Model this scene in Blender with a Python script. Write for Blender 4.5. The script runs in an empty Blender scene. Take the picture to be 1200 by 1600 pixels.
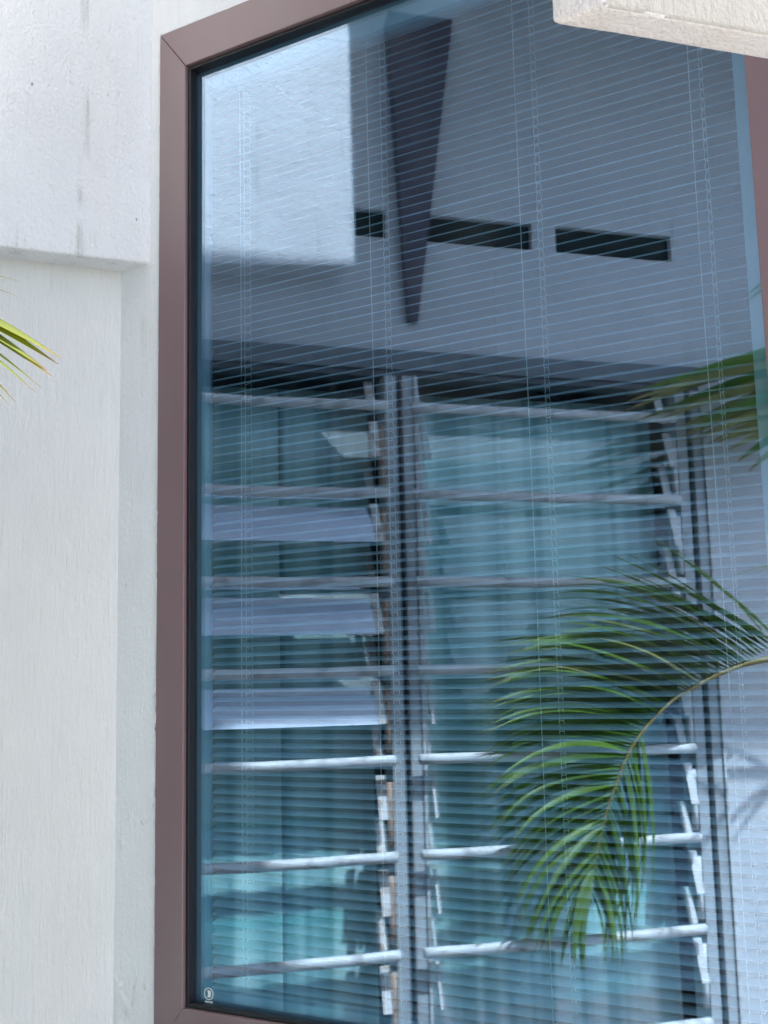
import bpy, bmesh, math, random
from mathutils import Vector, Matrix, noise
random.seed(7)
R = math.radians
scene = bpy.context.scene
col = scene.collection

# ------------------------------------------------------------------ camera
PITCH, ROLL = R(8.38), R(-1.28)
fw = Vector((0, math.cos(PITCH), math.sin(PITCH)))
up0 = Vector((0, -math.sin(PITCH), math.cos(PITCH)))
cx = Vector((1, 0, 0)) * math.cos(ROLL) + up0 * math.sin(ROLL)
cu = up0 * math.cos(ROLL) - Vector((1, 0, 0)) * math.sin(ROLL)
cam_data = bpy.data.cameras.new('camera')
cam_data.sensor_fit = 'VERTICAL'
cam_data.sensor_height = 32.0
cam_data.lens = 36.0
cam_data.clip_start = 0.05
cam_data.clip_end = 500
cam = bpy.data.objects.new('camera', cam_data)
m = Matrix((cx, cu, -fw)).transposed().to_4x4()
m.translation = (0, 0, 1.6)
cam.matrix_world = m
col.objects.link(cam)
scene.camera = cam

# ------------------------------------------------------------------ world, sun, exposure
SUN_AZ, SUN_EL = R(100), R(62)          # azimuth clockwise from +Y
world = bpy.data.worlds.new('World')
scene.world = world
world.use_nodes = True
wn_ = world.node_tree.nodes
bg = wn_['Background']
sky = wn_.new('ShaderNodeTexSky')
sky.sky_type = 'NISHITA'
sky.sun_disc = False
sky.sun_elevation = SUN_EL
sky.sun_rotation = SUN_AZ
sky.air_density = 1.0
sky.dust_density = 3.0
sky.ozone_density = 0.6
bg.inputs['Strength'].default_value = 0.15
world.node_tree.links.new(sky.outputs[0], bg.inputs['Color'])
sun_data = bpy.data.lights.new('sun', 'SUN')
sun_data.energy = 3.1
sun_data.angle = R(1.0)
sun_data.color = (1.0, 0.97, 0.92)
sun = bpy.data.objects.new('sun', sun_data)
sd = Vector((math.sin(SUN_AZ) * math.cos(SUN_EL), math.cos(SUN_AZ) * math.cos(SUN_EL), math.sin(SUN_EL)))
sun.rotation_euler = sd.to_track_quat('Z', 'Y').to_euler()
sun.location = sd * 20
col.objects.link(sun)
vs = scene.view_settings
vs.view_transform = 'Standard'
vs.look = 'None'
vs.gamma = 1
vs.exposure = 1.92
scene.cycles.max_bounces = 9
scene.cycles.transparent_max_bounces = 16
scene.cycles.glossy_bounces = 6
scene.cycles.caustics_reflective = False
scene.cycles.caustics_refractive = False

# ------------------------------------------------------------------ plan of the courtyard
class Frame:                       # a wall: origin on the ground, u along the wall, n out of the wall
    def __init__(s, o, heading_u, heading_n):
        s.o = Vector(o)
        s.u = Vector((math.sin(R(heading_u)), math.cos(R(heading_u)), 0))
        s.n = Vector((math.sin(R(heading_n)), math.cos(R(heading_n)), 0))
    def __call__(s, u, off, z):
        return s.o + s.u * u + s.n * off + Vector((0, 0, z))
W = Frame((-0.7482, 3.2141, 0), 120.93, -149.07)      # wall with the big window
L = Frame((-0.7482, 3.2141, 0), -112.95, 157.05)      # white wall to the left of it
V = Frame((-1.5461, 2.9146, 0), 167.39, 77.39)        # wing with the louvre window, mirrored in the glass

# ------------------------------------------------------------------ helpers
def mat(name):
    mt = bpy.data.materials.new(name)
    mt.use_nodes = True
    nt = mt.node_tree
    return mt, nt, nt.nodes, nt.links, nt.nodes['Principled BSDF']

def N(nodes, typ, **kw):
    n = nodes.new(typ)
    for k, v in kw.items():
        setattr(n, k, v)
    return n

def tag(o, label=None, cat=None, group=None, kind=None):
    if label: o['label'] = label
    if cat: o['category'] = cat; o['kind'] = 'thing'
    if group: o['group'] = group
    if kind: o['kind'] = kind
    return o

def empty(name, loc):
    o = bpy.data.objects.new(name, None)
    o.location = loc
    o.empty_display_size = 0.1
    col.objects.link(o)
    return o

def root_of(o):
    p = Vector((0, 0, 0))
    while o is not None:
        p += o.location
        o = o.parent
    return p

class MB:
    def __init__(s):
        s.bm = bmesh.new()
    def poly_prism(s, pts_a, pts_b):
        a = [s.bm.verts.new(p) for p in pts_a]
        b = [s.bm.verts.new(p) for p in pts_b]
        k = len(a)
        s.bm.faces.new(a)
        s.bm.faces.new(list(reversed(b)))
        for i in range(k):
            s.bm.faces.new((a[i], b[i], b[(i + 1) % k], a[(i + 1) % k]))
        return s
    def box(s, F, u0, u1, o0, o1, z0, z1):
        return s.poly_prism([F(u0, o1, z0), F(u1, o1, z0), F(u1, o1, z1), F(u0, o1, z1)],
                            [F(u0, o0, z0), F(u1, o0, z0), F(u1, o0, z1), F(u0, o0, z1)])
    def plate(s, F, pts, o0, o1):                     # polygon in (u, z) with a depth
        return s.poly_prism([F(u, o1, z) for u, z in pts], [F(u, o0, z) for u, z in pts])
    def tube(s, pts, rad, seg=8, cap=True):
        rings = []
        n = len(pts)
        ref = Vector((0, 0, 1))
        for i, p in enumerate(pts):
            t = (pts[min(i + 1, n - 1)] - pts[max(i - 1, 0)]).normalized()
            a = t.cross(ref)
            if a.length < 1e-3: a = t.cross(Vector((1, 0, 0)))
            a.normalize()
            b = t.cross(a)
            r = rad[i] if isinstance(rad, (list, tuple)) else rad
            rings.append([s.bm.verts.new(p + a * (r * math.cos(k * 2 * math.pi / seg)) + b * (r * math.sin(k * 2 * math.pi / seg))) for k in range(seg)])
        for i in range(n - 1):
            for k in range(seg):
                s.bm.faces.new((rings[i][k], rings[i][(k + 1) % seg], rings[i + 1][(k + 1) % seg], rings[i + 1][k]))
        if cap:
            s.bm.faces.new(rings[0]); s.bm.faces.new(rings[-1])
        return s
    def build(s, name, material, parent=None, smooth=False, bevel=0, rough=0, cuts=0, seg=2):
        bm = s.bm
        bmesh.ops.recalc_face_normals(bm, faces=bm.faces[:])
        if cuts:                                      # regular grids on every quad
            quads = [[v.co.copy() for v in f.verts] for f in bm.faces]
            bm.free(); bm = s.bm = bmesh.new()
            for q in quads:
                a, b, c, d = q
                nu = max(1, math.ceil(max((b - a).length, (c - d).length) / cuts)); nv = max(1, math.ceil(max((d - a).length, (c - b).length) / cuts))
                g_ = [[bm.verts.new((a * (1 - i / nu) + b * (i / nu)) * (1 - j / nv) + (d * (1 - i / nu) + c * (i / nu)) * (j / nv)) for i in range(nu + 1)] for j in range(nv + 1)]
                for j in range(nv):
                    for i in range(nu): bm.faces.new((g_[j][i], g_[j][i + 1], g_[j + 1][i + 1], g_[j + 1][i]))
            bmesh.ops.remove_doubles(bm, verts=bm.verts[:], dist=1e-5)
            bmesh.ops.recalc_face_normals(bm, faces=bm.faces[:])
        if rough:
            for v in bm.verts:
                v.co += noise.noise_vector(v.co * 5.0) * rough + noise.noise_vector(v.co * 22.0) * rough * 0.45
        base = root_of(parent) if parent else Vector((0, 0, 0))
        if parent is None and bm.verts:
            c = sum((v.co for v in bm.verts), Vector()) / len(bm.verts)
            base = Vector((c.x, c.y, min(v.co.z for v in bm.verts)))
        for v in bm.verts: v.co -= base
        me = bpy.data.meshes.new(name)
        bm.to_mesh(me); bm.free()
        o = bpy.data.objects.new(name, me)
        col.objects.link(o)
        if parent: o.parent = parent
        else: o.location = base
        me.materials.append(material)
        if smooth or bevel:
            for p in me.polygons: p.use_smooth = True
        if bevel:
            b = o.modifiers.new('bevel', 'BEVEL'); b.width = bevel; b.segments = seg; b.limit_method = 'ANGLE'; b.angle_limit = R(40)
            wnm = o.modifiers.new('wn', 'WEIGHTED_NORMAL'); wnm.keep_sharp = True
        return o

def wall_with_holes(F, us, zs, holes, o0, o1):
    """one wall mesh: cells of the us x zs grid except the holes, with reveals"""
    mb = MB(); bm = mb.bm
    cache = {}
    def vert(i, j, o):
        k = (i, j, o)
        if k not in cache: cache[k] = bm.verts.new(F(us[i], o1 if o else o0, zs[j]))
        return cache[k]
    solid = lambda i, j: 0 <= i < len(us) - 1 and 0 <= j < len(zs) - 1 and (i, j) not in holes
    for i in range(len(us) - 1):
        for j in range(len(zs) - 1):
            if not solid(i, j): continue
            bm.faces.new([vert(i, j, 1), vert(i + 1, j, 1), vert(i + 1, j + 1, 1), vert(i, j + 1, 1)])
            bm.faces.new([vert(i, j, 0), vert(i, j + 1, 0), vert(i + 1, j + 1, 0), vert(i + 1, j, 0)])
            for (di, dj, a, b) in ((-1, 0, (i, j), (i, j + 1)), (1, 0, (i + 1, j), (i + 1, j + 1)), (0, -1, (i, j), (i + 1, j)), (0, 1, (i, j + 1), (i + 1, j + 1))):
                if not solid(i + di, j + dj):
                    bm.faces.new([vert(*a, 1), vert(*a, 0), vert(*b, 0), vert(*b, 1)])
    return mb

# ------------------------------------------------------------------ materials
def stucco(name, base, pebble=1.0, stroke=0.5, stain=0.3, stain_col=(0.40, 0.41, 0.36), peel=0.0, scale=1.0, tint=(0.80, 0.74, 0.70), tint_amt=0.25):
    mt, nt, nd, lk, p = mat(name)
    tc = N(nd, 'ShaderNodeTexCoord'); geo = tc.outputs['Object']
    def mapped(sx, sy, sz, loc=(0, 0, 0)):
        mp = N(nd, 'ShaderNodeMapping'); mp.inputs['Scale'].default_value = (sx, sy, sz); mp.inputs['Location'].default_value = loc
        lk.new(geo, mp.inputs['Vector']); return mp.outputs[0]
    def noise_(vec, sc, det=4, rough=0.55, dist=0.0):
        n = N(nd, 'ShaderNodeTexNoise'); n.inputs['Scale'].default_value = sc; n.inputs['Detail'].default_value = det
        n.inputs['Roughness'].default_value = rough; n.inputs['Distortion'].default_value = dist
        lk.new(vec, n.inputs['Vector']); return n.outputs['Fac']
    def ramp(x, a, b, lo=0.0, hi=1.0):
        r = N(nd, 'ShaderNodeMapRange'); r.inputs[1].default_value = a; r.inputs[2].default_value = b; r.inputs[3].default_value = lo; r.inputs[4].default_value = hi
        r.interpolation_type = 'SMOOTHSTEP'; lk.new(x, r.inputs[0]); return r.outputs[0]
    def mth(op, a, b):
        n = N(nd, 'ShaderNodeMath', operation=op)
        for i, x in enumerate((a, b)):
            if isinstance(x, (int, float)): n.inputs[i].default_value = x
            else: lk.new(x, n.inputs[i])
        return n.outputs[0]
    def mix(f, a, b):
        n = N(nd, 'ShaderNodeMix', data_type='RGBA')
        if isinstance(f, (int, float)): n.inputs[0].default_value = f
        else: lk.new(f, n.inputs[0])
        for i, x in ((6, a), (7, b)):
            if isinstance(x, tuple): n.inputs[i].default_value = (*x, 1)
            else: lk.new(x, n.inputs[i])
        return n.outputs[2]
    peb = noise_(mapped(1, 1, 0.8), 95 * scale, 3, 0.5)
    fine = noise_(mapped(1, 1, 1), 260 * scale, 3, 0.6)
    strk = noise_(mapped(105 * scale, 105 * scale, 11 * scale), 1.0, 4, 0.65, 0.9)
    big = noise_(mapped(1, 1, 1), 7, 3)
    lump = ramp(noise_(mapped(1, 1, 0.6), 38 * scale, 2), 0.66, 0.78)
    h = mth('ADD', mth('MULTIPLY', peb, 0.9 * pebble), mth('MULTIPLY', fine, 0.25 * pebble))
    h = mth('ADD', h, mth('MULTIPLY', strk, 1.1 * stroke))
    h = mth('ADD', h, mth('MULTIPLY', lump, 0.35 * pebble))
    h = mth('ADD', h, mth('MULTIPLY', big, 0.8))
    # colour: mottling, warm patches, run-off streaks with broken edges, specks
    c = mix(ramp(noise_(mapped(1, 1, 0.6), 4.5, 5), 0.35, 0.7), base, tuple(x * 0.95 for x in base))
    c = mix(mth('MULTIPLY', ramp(noise_(mapped(1, 1, 0.35, (3, 1, 7)), 3.2, 4), 0.52, 0.75), tint_amt), c, tint)
    st = ramp(noise_(mapped(17, 17, 0.9, (5, 3, 1)), 1.0, 4, 0.65, 0.4), 0.53, 0.73)
    st = mth('MULTIPLY', st, ramp(noise_(mapped(1, 1, 0.5), 9, 4), 0.45, 0.62))
    st = mth('MULTIPLY', st, ramp(fine, 0.35, 0.6, 0.3, 1.0))
    c = mix(mth('MULTIPLY', st, stain), c, stain_col)
    sp = ramp(noise_(mapped(1, 1, 0.5, (2, 2, 2)), 46 * scale, 1.5), 0.775, 0.80)
    c = mix(mth('MULTIPLY', sp, 0.7 * min(1, stain * 2)), c, (0.22, 0.21, 0.19))
    if peel:                                            # chipped and re-plastered patch beside the frame
        sep = N(nd, 'ShaderNodeSeparateXYZ'); lk.new(geo, sep.inputs[0])
        zone = ramp(noise_(mapped(1, 1, 0.7, (0.3, 0, 0)), 7, 2), 0.50, 0.56)
        fl = N(nd, 'ShaderNodeTexVoronoi', feature='F1'); fl.inputs['Scale'].default_value = 26
        vn = noise_(mapped(1, 1, 1), 14, 3)
        vm = N(nd, 'ShaderNodeVectorMath', operation='ADD'); lk.new(mapped(1, 1, 0.5), vm.inputs[0]); lk.new(vn, vm.inputs[1]); lk.new(vm.outputs[0], fl.inputs['Vector'])
        zone = mth('MULTIPLY', zone, mth('MULTIPLY', ramp(sep.outputs['Z'], 1.42, 1.30), ramp(sep.outputs['Z'], 0.55, 0.75)))
        edge = ramp(fl.outputs['Color'], 0.45, 0.50)
        h = mth('ADD', h, mth('MULTIPLY', mth('MULTIPLY', edge, zone), peel))
    bp = N(nd, 'ShaderNodeBump'); bp.inputs['Strength'].default_value = 0.8; bp.inputs['Distance'].default_value = 0.006
    lk.new(h, bp.inputs['Height']); lk.new(bp.outputs[0], p.inputs['Normal']); lk.new(c, p.inputs['Base Color'])
    p.inputs['Roughness'].default_value = 0.75
    p.inputs['Specular IOR Level'].default_value = 0.35
    return mt

def paint(name, base, rough=0.5, spec=0.5, grime=0.15, grime_col=(0.12, 0.11, 0.10), gscale=18, bump=0.0, metal=0.0, stretch=(1, 1, 1), lo=0.5, hi=0.7):
    mt, nt, nd, lk, p = mat(name)
    tc = N(nd, 'ShaderNodeTexCoord'); mp = N(nd, 'ShaderNodeMapping'); mp.inputs['Scale'].default_value = stretch
    lk.new(tc.outputs['Object'], mp.inputs[0])
    n = N(nd, 'ShaderNodeTexNoise'); n.inputs['Scale'].default_value = gscale; n.inputs['Detail'].default_value = 5; lk.new(mp.outputs[0], n.inputs['Vector'])
    r = N(nd, 'ShaderNodeMapRange'); r.inputs[1].default_value = lo; r.inputs[2].default_value = hi; r.inputs[4].default_value = grime; lk.new(n.outputs[0], r.inputs[0])
    mx = N(nd, 'ShaderNodeMix', data_type='RGBA'); lk.new(r.outputs[0], mx.inputs[0]); mx.inputs[6].default_value = (*base, 1); mx.inputs[7].default_value = (*grime_col, 1)
    lk.new(mx.outputs[2], p.inputs['Base Color'])
    r2 = N(nd, 'ShaderNodeMapRange'); r2.inputs[1].default_value = 0.3; r2.inputs[2].default_value = 0.7; r2.inputs[3].default_value = rough * 0.85; r2.inputs[4].default_value = min(1, rough * 1.2)
    lk.new(n.outputs[0], r2.inputs[0]); lk.new(r2.outputs[0], p.inputs['Roughness'])
    p.inputs['Specular IOR Level'].default_value = spec
    p.inputs['Metallic'].default_value = metal
    if bump:
        n2 = N(nd, 'ShaderNodeTexNoise'); n2.inputs['Scale'].default_value = gscale * 6; n2.inputs['Detail'].default_value = 3; lk.new(mp.outputs[0], n2.inputs['Vector'])
        b = N(nd, 'ShaderNodeBump'); b.inputs['Strength'].default_value = bump; b.inputs['Distance'].default_value = 0.002; lk.new(n2.outputs[0], b.inputs['Height']); lk.new(b.outputs[0], p.inputs['Normal'])
    return mt

def coated_glass(name, refl, glossy, clear, wave=0.0, wscale=2.5, rough=0.0, dust=0.0):
    mt, nt, nd, lk, p = mat(name)
    nd.remove(p)
    out = nd['Material Output']
    tr = N(nd, 'ShaderNodeBsdfTransparent'); tr.inputs[0].default_value = (*clear, 1)
    gl = N(nd, 'ShaderNodeBsdfGlossy'); gl.inputs['Color'].default_value = (*glossy, 1); gl.inputs['Roughness'].default_value = rough
    mx = N(nd, 'ShaderNodeMixShader')
    lw = N(nd, 'ShaderNodeLayerWeight'); lw.inputs['Blend'].default_value = 0.5
    pw = N(nd, 'ShaderNodeMath', operation='POWER'); lk.new(lw.outputs['Facing'], pw.inputs[0]); pw.inputs[1].default_value = 4.0
    add = N(nd, 'ShaderNodeMath', operation='MULTIPLY_ADD'); lk.new(pw.outputs[0], add.inputs[0]); add.inputs[1].default_value = 1.0 - refl; add.inputs[2].default_value = refl
    lk.new(add.outputs[0], mx.inputs[0]); lk.new(tr.outputs[0], mx.inputs[1]); lk.new(gl.outputs[0], mx.inputs[2])
    if wave:
        tc = N(nd, 'ShaderNodeTexCoord'); n = N(nd, 'ShaderNodeTexNoise'); n.inputs['Scale'].default_value = wscale; n.inputs['Detail'].default_value = 1
        lk.new(tc.outputs['Object'], n.inputs['Vector'])
        b = N(nd, 'ShaderNodeBump'); b.inputs['Strength'].default_value = wave; b.inputs['Distance'].default_value = 0.004
        lk.new(n.outputs[0], b.inputs['Height']); lk.new(b.outputs[0], gl.inputs['Normal'])
    res = mx.outputs[0]
    if dust:                                            # specks, faint runs and a smear of dried dirt on the pane
        tc = N(nd, 'ShaderNodeTexCoord')
        def msk(sc, size, a, b, hi, det=2):
            mp = N(nd, 'ShaderNodeMapping'); mp.inputs['Scale'].default_value = sc; lk.new(tc.outputs['Object'], mp.inputs[0])
            n = N(nd, 'ShaderNodeTexNoise'); n.inputs['Scale'].default_value = size; n.inputs['Detail'].default_value = det; lk.new(mp.outputs[0], n.inputs['Vector'])
            q = N(nd, 'ShaderNodeMapRange'); q.inputs[1].default_value = a; q.inputs[2].default_value = b; q.inputs[4].default_value = hi * dust; lk.new(n.outputs[0], q.inputs[0]); return q.outputs[0]
        tot = None
        for arg in (((1, 1, 1), 120, 0.80, 0.83, 0.30, 1), ((30, 30, 2.2), 1.0, 0.62, 0.80, 0.035, 4), ((1, 1, 1), 2.2, 0.45, 0.75, 0.03, 6)):
            mk_ = msk(*arg)
            if tot is None: tot = mk_
            else:
                a_ = N(nd, 'ShaderNodeMath', operation='ADD'); lk.new(tot, a_.inputs[0]); lk.new(mk_, a_.inputs[1]); tot = a_.outputs[0]
        df = N(nd, 'ShaderNodeBsdfDiffuse'); df.inputs[0].default_value = (0.62, 0.64, 0.64, 1)
        m2 = N(nd, 'ShaderNodeMixShader'); lk.new(tot, m2.inputs[0]); lk.new(res, m2.inputs[1]); lk.new(df.outputs[0], m2.inputs[2]); res = m2.outputs[0]
    lk.new(res, out.inputs[0])
    return mt

M_hood = stucco('hood_render', (0.84, 0.85, 0.86), pebble=1.5, stroke=0.45, stain=0.8)
M_left = stucco('brushed_render', (0.755, 0.76, 0.735), pebble=0.45, stroke=0.75, stain=0.3)
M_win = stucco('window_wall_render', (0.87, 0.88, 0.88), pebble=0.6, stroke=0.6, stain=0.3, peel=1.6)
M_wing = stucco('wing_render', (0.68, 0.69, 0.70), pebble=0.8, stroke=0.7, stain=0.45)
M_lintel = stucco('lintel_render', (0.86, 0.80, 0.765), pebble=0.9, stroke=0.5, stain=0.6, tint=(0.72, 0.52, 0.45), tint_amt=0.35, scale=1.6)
M_lintel_front_shade = stucco('lintel_front_shade_render', (0.56, 0.52, 0.455), pebble=0.9, stroke=0.55, stain=0.7, stain_col=(0.3, 0.29, 0.26), tint=(0.45, 0.40, 0.34), tint_amt=0.4, scale=1.8)  # darker beige puts the shade of the front face into its colour
M_frame = paint('brown_powder_coat', (0.218, 0.138, 0.144), 0.33, 0.7, 0.40, (0.25, 0.20, 0.195), 6, bump=0.06, stretch=(1, 1, 0.35), lo=0.42, hi=0.72)
M_gasket = paint('black_rubber', (0.012, 0.012, 0.014), 0.45, 0.4, 0.3, (0.03, 0.03, 0.03), 20)
M_glass = coated_glass('coated_double_glazing', 0.235, (0.66, 0.80, 1.0), (0.77, 0.90, 0.95), wave=0.014, dust=1.0)
M_inner = paint('pale_inner_frame', (0.46, 0.64, 0.76), 0.45, 0.5, 0.08, (0.4, 0.42, 0.42), 10)
M_slat = paint('slat_enamel', (0.56, 0.66, 0.75), 0.34, 0.5, 0.10, (0.38, 0.4, 0.42), 9)
M_cord = paint('white_cord', (0.85, 0.86, 0.84), 0.8, 0.2, 0.05, (0.5, 0.5, 0.5), 60)
M_mark = paint('etched_white', (0.85, 0.9, 0.86), 0.7, 0.3, 0.05, (0.6, 0.65, 0.6), 90)
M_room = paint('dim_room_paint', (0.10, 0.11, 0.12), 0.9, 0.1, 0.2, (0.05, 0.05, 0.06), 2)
M_alu = paint('grey_painted_aluminium', (0.46, 0.49, 0.50), 0.5, 0.5, 0.45, (0.16, 0.17, 0.17), 8, bump=0.1, stretch=(1, 1, 0.3))
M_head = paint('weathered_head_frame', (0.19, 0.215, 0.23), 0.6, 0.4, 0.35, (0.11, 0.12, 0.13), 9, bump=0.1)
M_aludark = paint('dark_groove_aluminium', (0.10, 0.11, 0.12), 0.6, 0.4, 0.3, (0.05, 0.05, 0.05), 10)
M_bar = paint('weathered_white_bar', (0.66, 0.67, 0.66), 0.5, 0.5, 0.6, (0.26, 0.25, 0.23), 14, bump=0.25, lo=0.52, hi=0.66)
M_clip = paint('white_clip', (0.72, 0.70, 0.66), 0.55, 0.4, 0.6, (0.36, 0.22, 0.14), 22, lo=0.5, hi=0.62)
M_rust = paint('rusty_rod', (0.45, 0.33, 0.25), 0.7, 0.3, 0.8, (0.24, 0.10, 0.06), 20, bump=0.3)
M_whiterod = paint('white_rod', (0.70, 0.71, 0.70), 0.5, 0.4, 0.35, (0.4, 0.38, 0.35), 20)
M_pane = coated_glass('louvre_glass', 0.03, (0.85, 0.95, 1.0), (0.86, 0.96, 0.95), wave=0.05, wscale=6, rough=0.02)
M_standin_strip = paint('pale_standin_strip', (0.74, 0.84, 0.97), 0.45, 0.5, 0.3, (0.55, 0.66, 0.80), 5, stretch=(2, 2, 0.5))
M_bracket = paint('dark_bracket', (0.10, 0.085, 0.11), 0.5, 0.4, 0.3, (0.09, 0.08, 0.09), 9)
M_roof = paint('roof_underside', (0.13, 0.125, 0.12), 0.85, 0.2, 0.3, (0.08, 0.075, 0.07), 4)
M_vent = paint('vent_dark', (0.03, 0.04, 0.035), 0.9, 0.1, 0.4, (0.08, 0.08, 0.07), 12)

def curtain_mat():
    mt, nt, nd, lk, p = mat('teal_curtain_cloth')
    tc = N(nd, 'ShaderNodeTexCoord'); mp = N(nd, 'ShaderNodeMapping'); mp.inputs['Scale'].default_value = (13, 13, 0.2); lk.new(tc.outputs['Object'], mp.inputs[0])
    n = N(nd, 'ShaderNodeTexNoise'); n.inputs['Scale'].default_value = 1; n.inputs['Detail'].default_value = 3; lk.new(mp.outputs[0], n.inputs['Vector'])
    rp = N(nd, 'ShaderNodeMapRange'); rp.inputs[1].default_value = 0.42; rp.inputs[2].default_value = 0.60; lk.new(n.outputs[0], rp.inputs[0])
    mx = N(nd, 'ShaderNodeMix', data_type='RGBA'); lk.new(rp.outputs[0], mx.inputs[0]); mx.inputs[6].default_value = (0.36, 0.52, 0.54, 1); mx.inputs[7].default_value = (0.92, 0.95, 0.94, 1)  # light and dark streaks paint the shading of folds onto nearly flat cloth
    lk.new(mx.outputs[2], p.inputs['Base Color']); p.inputs['Roughness'].default_value = 0.9; p.inputs['Specular IOR Level'].default_value = 0.1
    return mt
M_curtain = curtain_mat()

def leaf_mat(name, a, b, tip, rough=0.4):
    mt, nt, nd, lk, p = mat(name)
    out = nd['Material Output']
    tc = N(nd, 'ShaderNodeTexCoord')
    n = N(nd, 'ShaderNodeTexNoise'); n.inputs['Scale'].default_value = 7; n.inputs['Detail'].default_value = 3; lk.new(tc.outputs['Object'], n.inputs['Vector'])
    inf = N(nd, 'ShaderNodeObjectInfo')
    ad = N(nd, 'ShaderNodeMath', operation='MULTIPLY_ADD'); lk.new(inf.outputs['Random'], ad.inputs[0]); ad.inputs[1].default_value = 0.6; lk.new(n.outputs[0], ad.inputs[2])
    r = N(nd, 'ShaderNodeMapRange'); r.inputs[1].default_value = 0.35; r.inputs[2].default_value = 1.15; lk.new(ad.outputs[0], r.inputs[0])
    mx = N(nd, 'ShaderNodeMix', data_type='RGBA'); lk.new(r.outputs[0], mx.inputs[0]); mx.inputs[6].default_value = (*a, 1); mx.inputs[7].default_value = (*b, 1)
    uv = N(nd, 'ShaderNodeUVMap'); sp = N(nd, 'ShaderNodeSeparateXYZ'); lk.new(uv.outputs[0], sp.inputs[0])
    r2 = N(nd, 'ShaderNodeMapRange'); r2.inputs[1].default_value = 0.86; r2.inputs[2].default_value = 1.0; lk.new(sp.outputs[0], r2.inputs[0])
    mx2 = N(nd, 'ShaderNodeMix', data_type='RGBA'); lk.new(r2.outputs[0], mx2.inputs[0]); lk.new(mx.outputs[2], mx2.inputs[6]); mx2.inputs[7].default_value = (*tip, 1)
    lk.new(mx2.outputs[2], p.inputs['Base Color']); p.inputs['Roughness'].default_value = rough; p.inputs['Specular IOR Level'].default_value = 0.3
    tl = N(nd, 'ShaderNodeBsdfTranslucent'); hs = N(nd, 'ShaderNodeHueSaturation'); hs.inputs['Value'].default_value = 1.5; hs.inputs['Hue'].default_value = 0.48
    lk.new(mx2.outputs[2], hs.inputs['Color']); lk.new(hs.outputs[0], tl.inputs[0])
    ms = N(nd, 'ShaderNodeMixShader'); ms.inputs[0].default_value = 0.4; lk.new(p.outputs[0], ms.inputs[1]); lk.new(tl.outputs[0], ms.inputs[2]); lk.new(ms.outputs[0], out.inputs[0])
    return mt
M_leaf = leaf_mat('palm_leaf', (0.05, 0.125, 0.02), (0.15, 0.27, 0.035), (0.22, 0.17, 0.07))
M_leafy = leaf_mat('palm_leaf_yellowing', (0.08, 0.12, 0.006), (0.17, 0.20, 0.008), (0.20, 0.11, 0.03), rough=0.62)
M_leafo = leaf_mat('palm_leaf_olive', (0.16, 0.18, 0.05), (0.34, 0.33, 0.11), (0.24, 0.17, 0.08))
M_rachis = paint('palm_rachis', (0.26, 0.20, 0.06), 0.5, 0.4, 0.6, (0.12, 0.07, 0.03), 9)
M_trunk = paint('palm_trunk', (0.22, 0.19, 0.15), 0.85, 0.2, 0.5, (0.10, 0.085, 0.06), 7, bump=0.6, stretch=(1, 1, 3))
M_ground = paint('courtyard_concrete', (0.25, 0.25, 0.245), 0.85, 0.3, 0.4, (0.30, 0.29, 0.27), 1.2, bump=0.3)

# ------------------------------------------------------------------ ground
g = bmesh.new()
bmesh.ops.create_grid(g, x_segments=40, y_segments=40, size=120)
me = bpy.data.meshes.new('ground'); g.to_mesh(me); g.free(); me.materials.append(M_ground)
ground = bpy.data.objects.new('ground', me); col.objects.link(ground); tag(ground, kind='structure')

# ------------------------------------------------------------------ wall with the window
FU0, FU1, FZ0, FZ1 = 0.148, 1.892, 0.66, 3.487       # outside of the brown frame
GU0, GU1, GZ0, GZ1 = 0.245, 1.794, 0.789, 3.362      # its opening
w_us = [-0.35, FU0 + 0.012, FU1 - 0.012, 4.2]
w_zs = [0.0, FZ0 + 0.012, FZ1 - 0.004, 5.6]
ww = wall_with_holes(W, w_us, w_zs, {(1, 1)}, -0.22, 0.0)
window_wall = ww.build('window_wall', M_win, cuts=0.12, rough=0.0016, bevel=0.004)
tag(window_wall, 'white rendered wall around the brown framed window', 'wall')

# white wall on the left with its projecting hood
left = empty('left_wall', L(0.3, 0, 0))
tag(left, 'white rendered wall with projecting hood left of the brown window frame', 'wall')
MB().box(L, -0.02, 0.97, -0.22, 0.0, 0.0, 6.0).build('wall_face', M_left, left, cuts=0.08, rough=0.0015, bevel=0.004)
MB().box(L, -0.17, 1.03, -0.06, 0.09, 2.797, 6.0).build('hood', M_hood, left, cuts=0.035, rough=0.0028, bevel=0.007, seg=3)

# lintel end of the neighbouring bay, upper right, close to the camera
N_near, N_far = Vector((0.245, 1.126, 0)), Vector((0.192, 1.158, 0))
d_l = Vector((math.sin(R(72.3)), math.cos(R(72.3)), 0))
lm = MB()
pp = [N_near, N_near + d_l * 1.95, N_far + d_l * 1.95, N_far]
lm.poly_prism([p + Vector((0, 0, 2.3)) for p in pp], [p + Vector((0, 0, 2.62)) for p in pp])
lint = empty('concrete_lintel', N_near + d_l * 0.9 + Vector((0, 0, 2.3)))
beam = lm.build('beam', M_lintel, lint, cuts=0.025, rough=0.0016, bevel=0.006, seg=3)
beam.data.materials.append(M_lintel_front_shade)
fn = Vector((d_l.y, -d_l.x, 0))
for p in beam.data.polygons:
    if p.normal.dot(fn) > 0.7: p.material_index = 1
back = (N_far - N_near) * 1.6
ledge = [N_near - back * 1.3 + d_l * 0.0, N_near - back * 1.3 + d_l * 2.1, N_far + back + d_l * 2.1, N_far + back]
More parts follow.
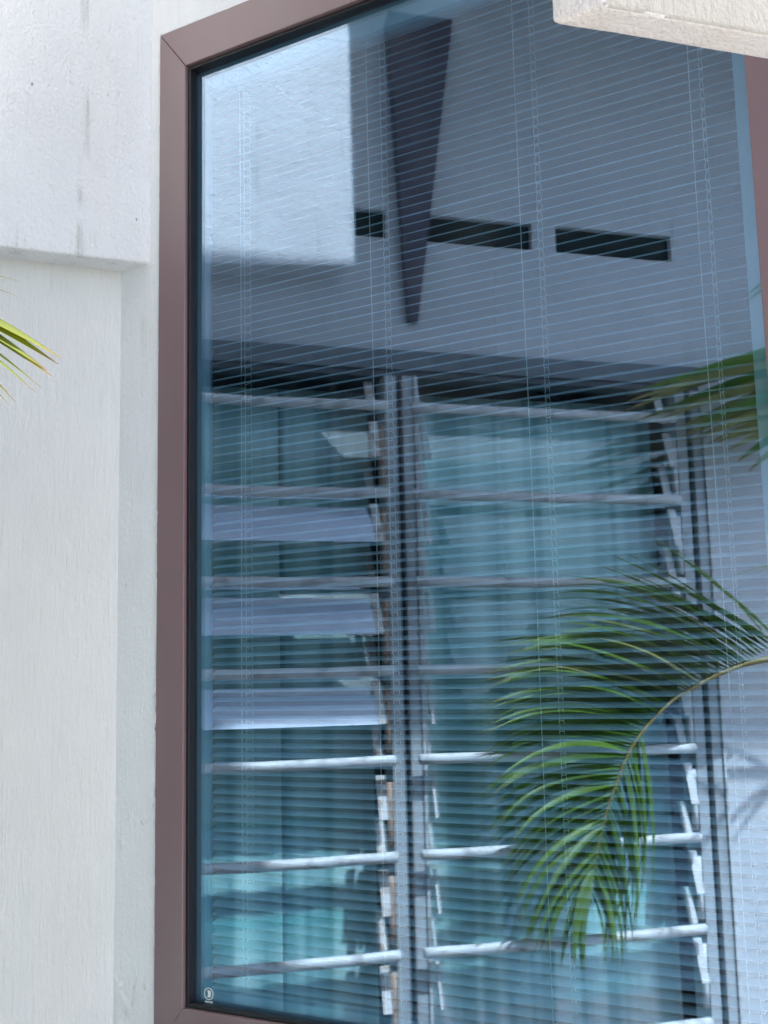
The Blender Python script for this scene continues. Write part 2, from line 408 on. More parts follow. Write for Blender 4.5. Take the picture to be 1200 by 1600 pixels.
MB().poly_prism([p + Vector((0, 0, 2.62)) for p in ledge], [p + Vector((0, 0, 2.72)) for p in ledge]).build('added_shade_ledge', M_lintel, lint, bevel=0.006)  # unseen ledge added to keep the sun off the beam's front
tag(lint, 'pale concrete lintel jutting in front of the window at the upper right corner', 'lintel')

# ------------------------------------------------------------------ the window
win = empty('window', W((FU0 + FU1) / 2, 0, FZ0))
tag(win, 'large fixed window with brown metal frame and blue coated reflecting glass', 'window')
o0, o1 = -0.075, 0.007
def member(name, pts): MB().plate(W, pts, o0, o1).build(name, M_frame, win, bevel=0.003, seg=2)
e = 0.00025
member('frame_stile', [(FU0, FZ0 + e), (GU0, GZ0 + e), (GU0, GZ1 - e), (FU0, FZ1 - e)])
member('frame_stile', [(FU1, FZ0 + e), (FU1, FZ1 - e), (GU1, GZ1 - e), (GU1, GZ0 + e)])
member('frame_rail', [(FU0 + e, FZ1), (GU0 + e, GZ1), (GU1 - e, GZ1), (FU1 - e, FZ1)])
member('frame_rail', [(FU0 + e, FZ0), (FU1 - e, FZ0), (GU1 - e, GZ0), (GU0 + e, GZ0)])
def strip(a, b, c, d, f0, f1): MB().box(W, a, b, f0, f1, c, d).build('gasket', M_gasket, win, bevel=0.002)
gt = 0.011
strip(GU0 + 0.0005, GU0 + gt, GZ0 + 0.0005, GZ1 - 0.0005, -0.0285, -0.004)
strip(GU1 - 0.002, GU1 - 0.0005, GZ0 + 0.0005, GZ1 - 0.0005, -0.0285, -0.020)
strip(GU0 + gt + e, GU1 - 0.0025, GZ1 - gt, GZ1 - 0.0005, -0.0285, -0.004)
strip(GU0 + gt + e, GU1 - 0.0025, GZ0 + 0.0005, GZ0 + gt, -0.0285, -0.004)
pane = MB().box(W, GU0 - 0.004, GU1 + 0.004, -0.037, -0.030, GZ0 - 0.004, GZ1 + 0.004).build('glass_pane', M_glass, win)
pane['label'] = 'blue coated glass mirroring a louvre window and palm'
# uneven bead of render and sealant along the frame
def bead(pts):
    P_ = [Vector(p) + noise.noise_vector(Vector(p) * 17) * 0.0022 for p in pts]
    MB().tube(P_, [0.0045 + 0.002 * noise.noise(p * 31) for p in P_], 7).build('sealant_bead', M_win, win, smooth=True)
bead([W(FU0 - 0.0005, 0.002, FZ0 + (FZ1 - FZ0) * k / 140) for k in range(141)])
bead([W(FU0 + (FU1 - FU0) * k / 90, 0.002, FZ1 + 0.0005) for k in range(91)])
# pale inner frame behind the glass
def inner(a, b, c, d): MB().box(W, a, b, -0.073, -0.049, c, d).build('inner_frame', M_inner, win, bevel=0.002)
IU0, IU1, IZ0, IZ1 = 0.273, 1.756, 0.824, 3.297
inner(GU0 - 0.002, IU0, GZ0, GZ1)
inner(IU1, GU1 + 0.002, GZ0, GZ1)
inner(IU0 + e, IU1 - e, IZ1, GZ1)
inner(IU0 + e, IU1 - e, GZ0, IZ0)
# etched maker's mark on the glass
mk = MB(); bm = mk.bm
mc, mz, mo0, mo1 = 0.3015, 0.8225, -0.0298, -0.0292
seg = 40
ring = []
for k in range(seg):
    a = 2 * math.pi * k / seg
    ring.append([bm.verts.new(W(mc + r * math.cos(a), o, mz + r * math.sin(a))) for r, o in ((0.0150, mo0), (0.0150, mo1), (0.0132, mo1), (0.0132, mo0))])
for k in range(seg):
    for j in range(4):
        bm.faces.new((ring[k][j], ring[k][(j + 1) % 4], ring[(k + 1) % seg][(j + 1) % 4], ring[(k + 1) % seg][j]))
dpts = [(-0.006, -0.0085), (0.003, -0.0085), (0.0062, -0.006), (0.0062, 0.006), (0.003, 0.0085), (-0.006, 0.0085), (-0.0025, 0.0045), (-0.0025, -0.0045)]
mk.plate(W, [(mc + a, mz + b) for a, b in dpts], mo0, mo1)
for a, b in ((-0.012, 0.001), (0.003, 0.0125)):
    mk.plate(W, [(mc + a, mz - 0.0215), (mc + b, mz - 0.0215), (mc + b, mz - 0.0175), (mc + a, mz - 0.0175)], mo0, mo1)
mk.build('maker_mark', M_mark, win)

# ------------------------------------------------------------------ venetian blind behind the glass
BO = -0.092
blind = empty('venetian_blind', W((IU0 + IU1) / 2, BO, IZ0))
tag(blind, 'pale grey venetian blind hanging half closed behind the big window glass', 'blind')
SU0, SU1 = 0.270, 1.754
pitch, tilt, width = 0.0240, R(-24), 0.0258
rz = math.atan2(W.u.y, W.u.x)                        # local x = along the wall, local y = into the room
sm = bmesh.new()
top, bot = [], []
K = 6
for k in range(K + 1):
    t = (k / K - 0.5) * width
    c = 0.0022 * (1 - (2 * k / K - 1) ** 2)
    y = t * math.cos(tilt) + c * math.sin(tilt); z = -t * math.sin(tilt) + c * math.cos(tilt)   # outer edge down
    for lst, dz in ((top, 0.0003), (bot, -0.0003)):
        lst.append([sm.verts.new((x, y, z + dz)) for x in (-(SU1 - SU0) / 2, (SU1 - SU0) / 2)])
for k in range(K):
    sm.faces.new((top[k][0], top[k][1], top[k + 1][1], top[k + 1][0]))
    sm.faces.new((bot[k][1], bot[k][0], bot[k + 1][0], bot[k + 1][1]))
sm.faces.new((top[0][1], top[0][0], bot[0][0], bot[0][1])); sm.faces.new((top[K][0], top[K][1], bot[K][1], bot[K][0]))
for s_ in (0, 1): sm.faces.new([t[s_] for t in top] + [b[s_] for b in reversed(bot)])
bmesh.ops.recalc_face_normals(sm, faces=sm.faces[:])
slat_me = bpy.data.meshes.new('slat'); sm.to_mesh(slat_me); sm.free(); slat_me.materials.append(M_slat)
z = IZ0 + 0.018
slat_z = []
while z < IZ1 - 0.004:
    o = bpy.data.objects.new('slat', slat_me); col.objects.link(o); o.parent = blind
    o.location = W((SU0 + SU1) / 2, BO + random.uniform(-.0006, .0006), z + random.uniform(-.0006, .0006)) - blind.location
    o.rotation_euler = (random.gauss(0, R(2.6)), random.gauss(0, R(0.045)), rz)
    slat_z.append(z)
    z += pitch
MB().box(W, SU0, SU1, BO - 0.018, BO + 0.014, IZ1 + 0.002, IZ1 + 0.045).build('head_rail', M_slat, blind)
MB().box(W, SU0, SU1, BO - 0.012, BO + 0.012, IZ0 - 0.014, IZ0 + 0.004).build('bottom_rail', M_slat, blind)
for i, (cu_, lu_) in enumerate(((0.377, 0.389), (0.803, 0.842), (1.229, 1.272), (1.654, 1.676))):
    pts = [W(cu_ + 0.0012 * math.sin(3.1 * zz + i), BO + 0.016, zz) for zz in [IZ0 - 0.004 + (IZ1 - IZ0) * q / 24 for q in range(25)]]
    MB().tube(pts, 0.0011, 5).build('lift_cord', M_cord, blind, smooth=True)
    lad = MB()
    for off in (0.0135, -0.0135):
        lad.tube([W(lu_ + (0.0015 if k % 2 else -0.001), BO + off, zz) for k, zz in enumerate([IZ0 + (IZ1 - IZ0) * q / 204 for q in range(205)])], 0.00075, 4)
    for k, zz in enumerate(slat_z):
        lad.tube([W(lu_, BO + 0.0135, zz - 0.0085), W(lu_ + 0.008, BO + 0.010, zz - 0.009), W(lu_, BO - 0.0135, zz + 0.004)], 0.0007, 4)
    lad.build('ladder_cord', M_cord, blind)
    if i < 2:
        kn = MB()
        for s_ in (-1, 1):
            kn.tube([W(cu_ + s_ * 0.001, BO + 0.017, IZ1 - 0.011), W(cu_ + s_ * 0.006, BO + 0.019, IZ1 - 0.008 + s_ * 0.001), W(cu_ + s_ * 0.009, BO + 0.018, IZ1 - 0.009 + s_ * 0.003)], [0.002, 0.0035, 0.003], 6)
        kn.build('cord_knot', M_cord, blind, smooth=True)

# room behind the blind
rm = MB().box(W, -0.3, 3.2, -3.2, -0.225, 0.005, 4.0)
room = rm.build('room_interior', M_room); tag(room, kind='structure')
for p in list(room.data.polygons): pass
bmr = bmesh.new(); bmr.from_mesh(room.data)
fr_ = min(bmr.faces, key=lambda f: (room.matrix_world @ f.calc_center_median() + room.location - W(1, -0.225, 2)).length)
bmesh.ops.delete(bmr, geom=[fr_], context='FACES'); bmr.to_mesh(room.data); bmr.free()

# ------------------------------------------------------------------ wing opposite, mirrored in the glass
OU0, OU1, OZ0, OZ1 = 0.05, 2.235, 0.06, 2.875        # louvre window opening
slots = [(0.39, 0.893), (1.006, 1.515), (1.622, 2.153), (2.24, 2.75)]
SZ0, SZ1 = 3.338, 3.450
v_us = [-0.25, OU0, 0.39, 0.893, 1.006, 1.515, 1.622, 2.153, OU1, 2.26, 2.75, 6.5]
v_zs = [0.0, OZ0, OZ1, SZ0, SZ1, 4.5]
holes = {(i, 1) for i in range(1, 8)} | {(2, 3), (4, 3), (6, 3)}
wing = empty('wing_wall', V(2.0, 0, 0))
tag(wing, 'white rendered wing wall with vent slots mirrored in the window glass', 'wall')
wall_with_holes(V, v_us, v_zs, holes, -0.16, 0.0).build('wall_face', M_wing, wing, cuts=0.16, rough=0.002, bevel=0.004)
bl = MB()
bl.poly_prism([V(-0.12, 0.12, 3.115), V(0.735, 0.12, 3.163), V(0.72, 0.12, 6.0), V(-0.12, 0.12, 6.0)],
              [V(-0.12, -0.05, 3.115), V(0.69, -0.05, 3.163), V(0.675, -0.05, 6.0), V(-0.12, -0.05, 6.0)])
bl.build('hood', M_hood, wing, cuts=0.05, rough=0.003, bevel=0.007, seg=3)
for a, b in ((0.39, 0.893), (1.006, 1.515), (1.622, 2.153),):
    MB().box(V, a + 0.0015, b - 0.0015, -0.19, -0.03, SZ0 + 0.0015, SZ1 - 0.0015).build('vent_back', M_vent, wing)
    for (a0, a1, z0_, z1_) in ((a - 0.02, b + 0.03, SZ1 + 0.085, SZ1 + 0.089), (b + 0.012, b + 0.02, SZ1 - 0.03, SZ1 + 0.09)):
        MB().box(V, a0, a1, -0.002, 0.003, z0_, z1_).build('render_seam', M_wing, wing)

# eave of the wing roof
eave = empty('roof_overhang', V(2.5, 0.6, 4.5))
tag(eave, 'deep flat roof overhang above the wing with vent slots', 'roof')
roof_plan = [(0.665, -0.30), (0.665, 0.0), (1.008, 0.785), (0.25, 0.785), (0.25, 1.50), (7.0, 1.50), (7.0, -0.30)]   # notch shaped to keep sun on the white block and shade the narrow bay
sl = MB(); sl.poly_prism([V(u, o, 4.505) for u, o in roof_plan], [V(u, o, 4.54) for u, o in roof_plan]); sl.build('slab', M_roof, eave, bevel=0.004)
MB().box(V, 0.24, 7.02, 1.502, 1.54, 4.43, 4.60).build('fascia', M_wing, eave, bevel=0.006)
# tapered dark bracket
br = MB()
br.poly_prism([V(0.895, 0.10, 4.25), V(1.168, 0.10, 4.25), V(1.008, 0.03, 2.99), V(0.966, 0.03, 2.99)],
              [V(0.905, -0.02, 4.25), V(1.158, -0.02, 4.25), V(1.004, -0.02, 2.99), V(0.970, -0.02, 2.99)])
brk = br.build('wall_bracket', M_bracket, bevel=0.004)
tag(brk, 'dark tapered bracket on the wing wall mirrored above the louvres', 'bracket')

# louvre window
lou = empty('louvre_window', V(1.1, 0, 0.06))
tag(lou, 'tall glass louvre window with grey frame and security bars mirrored in the glass', 'window')
MU0, MU1, JU0 = 0.862, 0.992, 2.105
fr_specs = [('frame_head', OU0 + .002, OU1 - .002, -0.10, 0.028, 2.795, 2.873), ('frame_sill', OU0 + .002, OU1 - .002, -0.10, 0.05, 0.062, 0.12)]
for nme, a, b, c, d, z0_, z1_ in fr_specs:
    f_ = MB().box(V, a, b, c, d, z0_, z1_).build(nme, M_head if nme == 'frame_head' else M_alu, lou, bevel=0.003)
MB().box(V, OU0 + .004, OU1 - .004, -0.09, 0.016, 2.768, 2.7945).build('frame_lip', M_aludark, lou, bevel=0.002)
def post(u0, u1, name):
    w_ = u1 - u0
    MB().box(V, u0, u0 + w_ * 0.36, -0.08, 0.035, 0.121, 2.767).build(name, M_alu, lou, bevel=0.003)
    MB().box(V, u0 + w_ * 0.365, u0 + w_ * 0.52, -0.08, 0.012, 0.121, 2.767).build('groove', M_aludark, lou, bevel=0.002)
    MB().box(V, u0 + w_ * 0.525, u1, -0.08, 0.045, 0.121, 2.767).build(name, M_alu, lou, bevel=0.003)
    MB().box(V, u1 - w_ * 0.13, u1 - w_ * 0.05, 0.0455, 0.056, 0.121, 2.767).build('rib', M_bar, lou, bevel=0.002)
post(MU0, MU1, 'mullion'); post(JU0, OU1 - .003, 'jamb')
MB().box(V, OU0 + .003, OU0 + 0.05, -0.08, 0.035, 0.121, 2.767).build('jamb', M_alu, lou, bevel=0.003)
bays = [(OU0 + 0.055, MU0 - 0.004), (MU1 + 0.004, JU0 - 0.004)]
pb = [2.435 - 0.333 * k for k in range(8)]
for bi, (a, b) in enumerate(bays):
    for k, z0_ in enumerate(pb):
        z0_ += random.uniform(-.006, .006)
        zt, ob = z0_ + 0.350, 0.088 + random.uniform(-.012, .012)
        ot = ob - 0.350 * math.tan(R(27 if bi == 0 and k in (1, 2, 3) else 15 + random.uniform(-2, 3)))
        if z0_ < 0.12: continue
        if zt > 2.76: zt = 2.762; ot = -0.03
        e1, e2 = a + 0.035, b - 0.035
        t_ = 0.006
        mp_ = MB(); mp_.poly_prism([V(e1, ob, z0_), V(e2, ob, z0_), V(e2, ot, zt), V(e1, ot, zt)], [V(e1, ob - t_, z0_), V(e2, ob - t_, z0_), V(e2, ot - t_, zt), V(e1, ot - t_, zt)])
        lp_ = mp_.build('louvre_pane', M_pane, lou)
        if bi == 0 and k in (1, 2, 3):                # added opaque strips standing in for the bright blue panels on three panes
            fp = lambda q, d_: (ob + (ot - ob) * q + d_, z0_ + (zt - z0_) * q)
            uu = [(e1 + .004, .015), (e2 - .01, .015), (e2 - .022, .22), (e2 - .045, .40), (e1 + .004, .41)]
            fm = MB(); fm.poly_prism([V(u, *fp(q, .0016)) for u, q in uu], [V(u, *fp(q, .0006)) for u, q in uu])
            fm.build('pale_standin_strip', M_standin_strip, lp_)
            uu = [(e1 + .004, .50), (e2 - .055, .50), (e2 - .075, .575), (e1 + .004, .575)]
            fm = MB(); fm.poly_prism([V(u, *fp(q, .0016)) for u, q in uu], [V(u, *fp(q, .0006)) for u, q in uu])
            fm.build('pale_standin_strip', M_standin_strip, lp_)
        for (c0, c1, mm) in ((b - 0.062, b - 0.028, M_clip if bi == 0 else M_whiterod), (a + 0.006, a + 0.017, M_whiterod)):
            for (q0, q1) in ((0.02, 0.46), (0.60, 0.98)):
                def at(q, dd): return (ob + (ot - ob) * q + dd, z0_ + (zt - z0_) * q)
                A, B, A2, B2 = at(q0, 0.004), at(q1, 0.004), at(q0, -0.010), at(q1, -0.010)
                cm = MB(); cm.poly_prism([V(c0, A[0], A[1]), V(c1, A[0], A[1]), V(c1, B[0], B[1]), V(c0, B[0], B[1])], [V(c0, A2[0], A2[1]), V(c1, A2[0], A2[1]), V(c1, B2[0], B2[1]), V(c0, B2[0], B2[1])])
                cm.build('louvre_clip', mm, lou, bevel=0.002)
        u_r = b - (0.010 if bi == 0 else 0.012)
        zs_ = [z0_ - 0.10 + 0.235 * q / 3 for q in range(4)]
        MB().tube([V(u_r, 0.03, zz) for zz in zs_], 0.0125, 8).build('operator_rod', M_rust if bi == 0 else M_whiterod, lou, smooth=True)
bz = [2.632, 2.297, 1.966, 1.640, 1.318, 0.981, 0.643, 0.305]
for bi, (a, b) in enumerate(((OU0 + 0.01, 0.852), (0.948, 2.062))):
    for k, zz in enumerate(bz):
        pts = []
        n_ = 16
        for q in range(n_ + 1):
            f_ = q / n_
            pts.append(V(a + (b - a) * f_, 0.098, zz + 0.003 * noise.noise(Vector((f_ * 4, k, bi * 7))) - 0.004 * math.sin(math.pi * f_)))
        rr = [0.0195 + 0.0008 * noise.noise(Vector((q * .9, k * 3.1, bi))) for q in range(n_ + 1)]
        pts = [pts[0] - V.u * 0.004] + pts + [pts[-1] + V.u * 0.005]
        rr = [0.014] + rr + [0.014]
        MB().tube(pts, rr, 14).build('security_bar', M_bar, lou, smooth=True)
# curtains
def curtain(u0, u1, label, seed):
    mb = MB(); bm = mb.bm; rows = []
    nU, zs_ = 90, [0.14, 0.6, 1.2, 1.8, 2.4, 2.74]
    for zz in zs_:
        row = []
        for i in range(nU + 1):
            f_ = i / nU; u = u0 + (u1 - u0) * f_
            d = 0.0022 * math.sin(f_ * (u1 - u0) * 36 + seed + 1.5 * noise.noise(Vector((f_ * 5, zz * .5, seed)))) + 0.002 * noise.noise(Vector((f_ * 6, seed, zz * .4)))
            row.append(bm.verts.new(V(u, -0.15 + d, zz)))
        rows.append(row)
    for r0, r1 in zip(rows, rows[1:]):
        for i in range(nU): bm.faces.new((r0[i], r0[i + 1], r1[i + 1], r1[i]))
    o = mb.build('curtain', M_curtain, smooth=True)
    so = o.modifiers.new('thick', 'SOLIDIFY'); so.thickness = 0.002
    tag(o, label, 'curtain', 'curtains behind the louvres')
curtain(0.11, 0.482, 'pale teal curtain gathered at the left of the narrow louvre bay', 1.0)
curtain(0.490, 0.84, 'pale teal curtain hanging beside the mullion of the narrow louvre bay', 3.0)
curtain(1.00, 2.085, 'wide pale teal curtain behind the right hand louvre bay', 5.0)
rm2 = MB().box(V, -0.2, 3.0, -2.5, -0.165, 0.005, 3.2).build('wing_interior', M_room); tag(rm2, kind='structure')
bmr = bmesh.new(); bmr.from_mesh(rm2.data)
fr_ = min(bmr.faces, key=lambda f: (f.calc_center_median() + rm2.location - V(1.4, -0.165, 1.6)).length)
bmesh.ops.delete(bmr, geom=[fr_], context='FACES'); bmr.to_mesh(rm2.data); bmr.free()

# ------------------------------------------------------------------ palm
CROWN = V(3.75, 0.36, 1.42)
palm = empty('palm_tree', Vector((CROWN.x, CROWN.y, 0)))
tag(palm, 'palm with long green feathery fronds reaching in from the left', 'palm')
tp = [Vector((CROWN.x + 0.02 * math.sin(k * .5), CROWN.y, 1.42 * k / 12)) for k in range(13)]
MB().tube(tp, [0.10 - 0.035 * k / 12 + (0.006 if k % 2 else 0) for k in range(13)], 14).build('trunk', M_trunk, palm, smooth=True)

def spline(P, n):
    out = []
    for i in range(len(P) - 1):
        p0, p1, p2, p3 = P[max(i - 1, 0)], P[i], P[i + 1], P[min(i + 2, len(P) - 1)]
        for k in range(n):
            t = k / n
            out.append(0.5 * ((2 * p1) + (p2 - p0) * t + (2 * p0 - 5 * p1 + 4 * p2 - p3) * t * t + (3 * p1 - p0 - 3 * p2 + p3) * t ** 3))
    out.append(P[-1]); return out

def leaflet_mesh(bm, p0, p1, p2, width, face_n, uvl, fold=0.35, segs=10):
    """tapered folded blade along a quadratic curve p0-p1-p2"""
    rows = []
    for i in range(segs + 1):
        t = i / segs
        p = p0 * (1 - t) ** 2 + p1 * 2 * t * (1 - t) + p2 * t * t
        tg = ((p1 - p0) * (1 - t) + (p2 - p1) * t).normalized()
        sd_ = tg.cross(face_n)
        if sd_.length < 1e-4: sd_ = tg.cross(Vector((0, 0, 1)))
        sd_.normalize(); nn = sd_.cross(tg)
        w_ = width * 0.5 * (min(1, 0.35 + t * 5.0) if t < 0.13 else 1.0) * max(0.03, (1 - max(0, t - 0.25) / 0.75) ** 0.75)
        rows.append((t, [bm.verts.new(p - sd_ * w_ + nn * w_ * fold), bm.verts.new(p), bm.verts.new(p + sd_ * w_ + nn * w_ * fold)]))
    for (t0, a), (t1, b) in zip(rows, rows[1:]):
        for k in (0, 1):
            f_ = bm.faces.new((a[k], a[k + 1], b[k + 1], b[k])); f_.smooth = True
            for lp, t in zip(f_.loops, (t0, t0, t1, t1)): lp[uvl].uv = (t, 0.5 * k)

def add_leaflet(parent, p0, p1, p2, width, face_n, material, name='leaflet', fold=0.35):
    bm = bmesh.new(); uvl = bm.loops.layers.uv.new('UVMap')
    leaflet_mesh(bm, p0, p1, p2, width, face_n, uvl, fold)
    base = root_of(parent)
    for v in bm.verts: v.co -= base
    me = bpy.data.meshes.new(name); bm.to_mesh(me); bm.free(); me.materials.append(material)
    o = bpy.data.objects.new(name, me); col.objects.link(o); o.parent = parent
    return o

def interp(T, q):
    x = q * (len(T) - 1); i = min(int(x), len(T) - 2); f_ = x - i
    return [a + (b - a) * f_ for a, b in zip(T[i], T[i + 1])]

# the long frond seen mirrored in the glass (u, z of leaflet base and tip against the wing)
F1 = [(2.386, 1.728, 1.722, 2.143), (2.311, 1.679, 1.488, 1.947), (2.238, 1.643, 1.408, 1.881), (2.166, 1.62, 1.389, 1.739), (2.08, 1.585, 1.273, 1.694), (1.995, 1.543, 1.187, 1.719), (1.939, 1.516, 1.194, 1.569), (1.884, 1.486, 1.157, 1.581), (1.827, 1.436, 1.178, 1.467), (1.785, 1.402, 1.163, 1.399), (1.743, 1.356, 1.172, 1.331), (1.708, 1.299, 1.168, 1.208), (1.671, 1.232, 1.174, 1.064), (1.641, 1.164, 1.218, 0.929), (1.611, 1.086, 1.236, 0.797), (1.589, 1.019, 1.279, 0.664), (1.566, 0.952, 1.351, 0.637), (1.549, 0.886, 1.434, 0.586), (1.539, 0.842, 1.52, 0.557)]
G1 = [(1.771, 1.391, 1.698, 0.809), (1.729, 1.334, 1.686, 0.832), (1.671, 1.232, 1.667, 0.722), (1.626, 1.13, 1.64, 0.702), (1.596, 1.041, 1.613, 0.66), (1.566, 0.952, 1.584, 0.596), (1.539, 0.842, 1.532, 0.567)]
R1 = [(3.75, 0.36, 1.42), (3.35, 0.33, 1.60), (2.85, 0.27, 1.70), (2.337, .22, 1.654), (2.137, .22, 1.608), (2.024, .22, 1.562), (1.884, .22, 1.486), (1.729, .22, 1.334), (1.626, .22, 1.13), (1.566, .22, 0.952), (1.533, .22, 0.82)]
sp = spline([V(*p) for p in R1], 6)
fr1 = MB().tube(sp, [0.016 - 0.0125 * (i / (len(sp) - 1)) ** 0.8 for i in range(len(sp))], 8).build('frond', M_rachis, palm, smooth=True)
nL = 84
for i in range(nL):
    q = i / (nL - 1)
    a, b, c, d = interp(F1, q)
    c += random.uniform(-.03, .03); d += random.uniform(-.02, .02)
    o_b, o_t = 0.22, 0.22 + random.uniform(-0.10, 0.14)
    p0, p2 = V(a, o_b, b), V(c, o_t, d)
    ln_ = (p2 - p0).length
    arch = (0.05 if q < 0.04 else 0.16 + 0.06 * math.sin(q * 3)) * ln_ * random.uniform(0.75, 1.25)
    perp = Vector((0, 0, 1)) if q < 0.6 else (Vector((0, 0, 1)) * 0.75 - V.u * 0.65)
    p1 = (p0 * 0.45 + p2 * 0.55) + perp * arch
    add_leaflet(fr1, p0, p1, p2, random.uniform(0.025, 0.036), (V.n * 0.75 + Vector((0, 0, 0.75)) + V.u * random.uniform(-.2, .2)).normalized(), M_leaf)
for i in range(22):                                   # second rank of leaflets towards the root, steeper
    q = 0.02 + 0.40 * i / 21
    a, b, c, d = interp(F1, q)
    p0, p2 = V(a, .22, b), V(c + random.uniform(.04, .30), .26 + random.uniform(0, .14), d + random.uniform(.02, .10))
    p1 = p0 * .45 + p2 * .55 + Vector((0, 0, 0.10 * (p2 - p0).length))
    add_leaflet(fr1, p0, p1, p2, random.uniform(0.024, 0.034), (V.n * 0.6 + Vector((0, 0, 0.9))).normalized(), M_leafo if i % 4 == 0 else M_leaf)
nG = 36
for i in range(nG):
    q = i / (nG - 1)
    a, b, c, d = interp(G1, q)
    c += random.uniform(-.03, .03); d += random.uniform(-.03, .05)
    p0, p2 = V(a, .22, b), V(c, .22 + random.uniform(-.05, .16), d)
    p1 = (p0 + p2) * 0.5 + V.u * random.uniform(0.03, 0.08) + V.n * random.uniform(0, .05)
    add_leaflet(fr1, p0, p1, p2, random.uniform(0.020, 0.028), (V.n * 0.9 + V.u * random.uniform(.1, .8)).normalized(), M_leaf)
for i in range(16):                                   # leaflets of the part outside the picture
    q = (i + .5) / 16
    p0 = sp[int(3 + q * 7)]
    for s_ in (-1, 1):
        p2 = p0 + Vector((0, 0, -0.12 + 0.35 * (s_ > 0))) + V.n * (0.25 * s_ if s_ > 0 else 0.15) - V.u * (0.25 if s_ > 0 else -.1)
        if q > 0.75 and s_ < 0: continue
        add_leaflet(fr1, p0, (p0 + p2) / 2 + Vector((0, 0, 0.08)), p2, 0.03, Vector((0.2, 0.1, 1)).normalized(), M_leaf)

# the older olive frond higher up
F2 = [(2.588, 3.259, 2.352, 3.126), (2.586, 3.231, 2.35, 3.099), (2.614, 3.205, 1.878, 2.707), (2.636, 3.096, 1.724, 2.661), (2.661, 3.043, 1.777, 2.625), (2.67, 2.961, 1.844, 2.59), (2.678, 2.88, 1.993, 2.544), (2.686, 2.799, 2.005, 2.506), (2.696, 2.745, 2.075, 2.509), (2.704, 2.664, 2.173, 2.486), (2.717, 2.638, 2.296, 2.4)]
R2 = [(3.75, 0.36, 1.42), (3.45, 0.33, 1.85), (3.05, 0.27, 2.35), (2.717, .22, 2.64), (2.67, .22, 2.90), (2.60, .22, 3.20), (2.56, .22, 3.32)]
sp2 = spline([V(*p) for p in R2], 6)
fr2 = MB().tube(sp2, [0.02 - 0.016 * (i / (len(sp2) - 1)) for i in range(len(sp2))], 8).build('frond', M_rachis, palm, smooth=True)
for i in range(18):
    q = 0.28 + 0.72 * i / 17
    a, b, c, d = interp(F2, q)
    b -= 0.24 * (1 - q)
    if i % 3 == 1: c += random.uniform(0, .10)
    p0, p2 = V(a, .22, b), V(c, .22 + random.uniform(-.06, .08), d + random.uniform(-.01, .01))
    p1 = p0 * 0.5 + p2 * 0.5 + Vector((0, 0, 0.05 * random.uniform(.3, 1.3)))
    add_leaflet(fr2, p0, p1, p2, random.uniform(0.045, 0.07), (V.n * 0.9 + Vector((0, 0, .5))).normalized(), M_leafo if i % 4 else M_leaf, fold=0.2)
for a, b, c, d in F2[:2]:
    add_leaflet(fr2, V(a, .22, b), V((a + c) / 2, .22, (b + d) / 2 + .03), V(c, .22, d), 0.02, V.n, M_leafy)
for a, b, c, d in ((2.502, 0.291, 2.142, 0.397), (2.5, 0.268, 2.086, 0.368)):
    pass

# frond whose yellowing tips reach the picture at the left
def P3(x, y, z): return Vector((x, y, z))
R3 = [CROWN, P3(-.50, -.15, 1.86), P3(-.55, .40, 2.02), P3(-.50, .78, 1.99), P3(-.44, .93, 1.96)]
sp3 = spline(R3, 7)
fr3 = MB().tube(sp3, [0.018 - 0.0155 * (i / (len(sp3) - 1)) for i in range(len(sp3))], 8).build('frond', M_rachis, palm, smooth=True)
tips = [((-0.405, 1.02, 1.948), (-.281, .985, 1.888), .011), ((-0.41, 1.01, 1.944), (-.284, .985, 1.883), .012), ((-0.41, 1.00, 1.938), (-.292, .98, 1.876), .010), ((-0.41, .99, 1.934), (-.288, .985, 1.871), .011),
        ((-0.42, .98, 1.930), (-.296, .98, 1.860), .004), ((-0.42, .97, 1.925), (-.300, .975, 1.855), .005), ((-0.42, .95, 1.918), (-.316, .97, 1.846), .006), ((-0.42, .95, 1.914), (-.320, .968, 1.842), .004),
        ((-0.41, 1.02, 1.956), (-.30, .98, 1.897), .003), ((-0.41, 1.02, 1.965), (-.318, .975, 1.913), .003), ((-0.41, 1.03, 1.936), (-.318, .972, 1.942), .0025), ((-0.41, 1.03, 1.950), (-.315, .972, 1.955), .0025)]
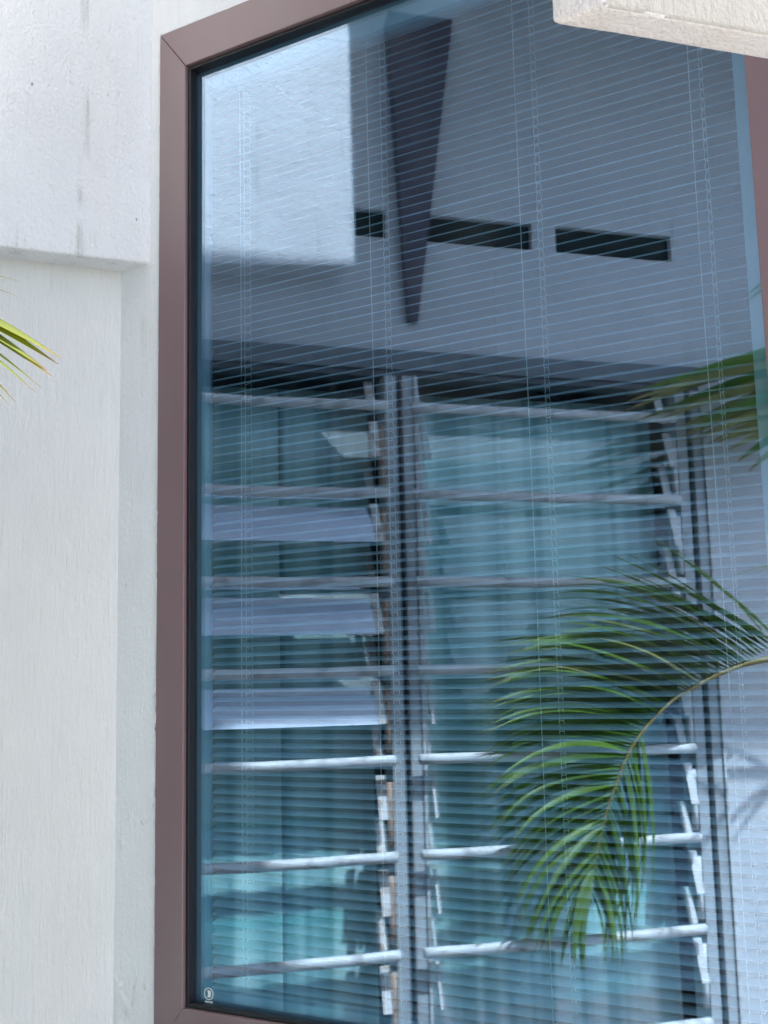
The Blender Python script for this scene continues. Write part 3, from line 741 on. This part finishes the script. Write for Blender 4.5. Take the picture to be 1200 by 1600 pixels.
for a, b, w_ in tips:
    p0, p2 = Vector(a), Vector(b)
    st = min(sp3, key=lambda s_: (s_ - p0).length)
    p0 = st
    p1 = (p0 + p2) / 2 + Vector((0, 0, 0.012))
    add_leaflet(fr3, p0, p1, p2, w_ * 1.6, Vector((0.25, -0.75, 0.6)).normalized(), M_leafy)
for i in range(0, 18, 4):
    p0 = sp3[int(6 + i)]
    for s_ in (-1, 1):
        if s_ > 0 and i > 11: continue
        p2 = p0 + Vector((-0.16 if s_ < 0 else 0.02, 0.26 if s_ < 0 else 0.30, -0.06 - .1 * (s_ > 0)))
        if p2.x > -0.36 * p2.y - 0.06: continue
        add_leaflet(fr3, p0, (p0 + p2) / 2 + Vector((0, 0, 0.05)), p2, 0.02, Vector((0, 0, 1)), M_leaf)

# other fronds of the crown, behind the camera
for k, hdg in enumerate((185, 222, 262)):
    dv = Vector((math.sin(R(hdg)), math.cos(R(hdg)), 0))
    sp4 = spline([CROWN, CROWN + dv * 0.35 + Vector((0, 0, 0.6)), CROWN + dv * 0.85 + Vector((0, 0, 0.85)), CROWN + dv * 1.4 + Vector((0, 0, 0.55))], 8)
    fo = MB().tube(sp4, [0.02 - 0.017 * i / (len(sp4) - 1) for i in range(len(sp4))], 7).build('frond', M_rachis, palm, smooth=True)
    bm = bmesh.new(); uvl = bm.loops.layers.uv.new('UVMap')
    sdv = dv.cross(Vector((0, 0, 1)))
    for i in range(5, len(sp4)):
        for s_ in (-1, 1):
            p0 = sp4[i]; p2 = p0 + sdv * s_ * 0.38 + dv * 0.25 + Vector((0, 0, -0.18))
            leaflet_mesh(bm, p0, (p0 + p2) / 2 + Vector((0, 0, .09)), p2, 0.035, Vector((0, 0, 1)), uvl)
    base = root_of(fo)
    for v in bm.verts: v.co -= base
    me = bpy.data.meshes.new('foliage'); bm.to_mesh(me); bm.free(); me.materials.append(M_leaf)
    fl = bpy.data.objects.new('foliage', me); col.objects.link(fl); fl.parent = fo; fl['kind'] = 'stuff'
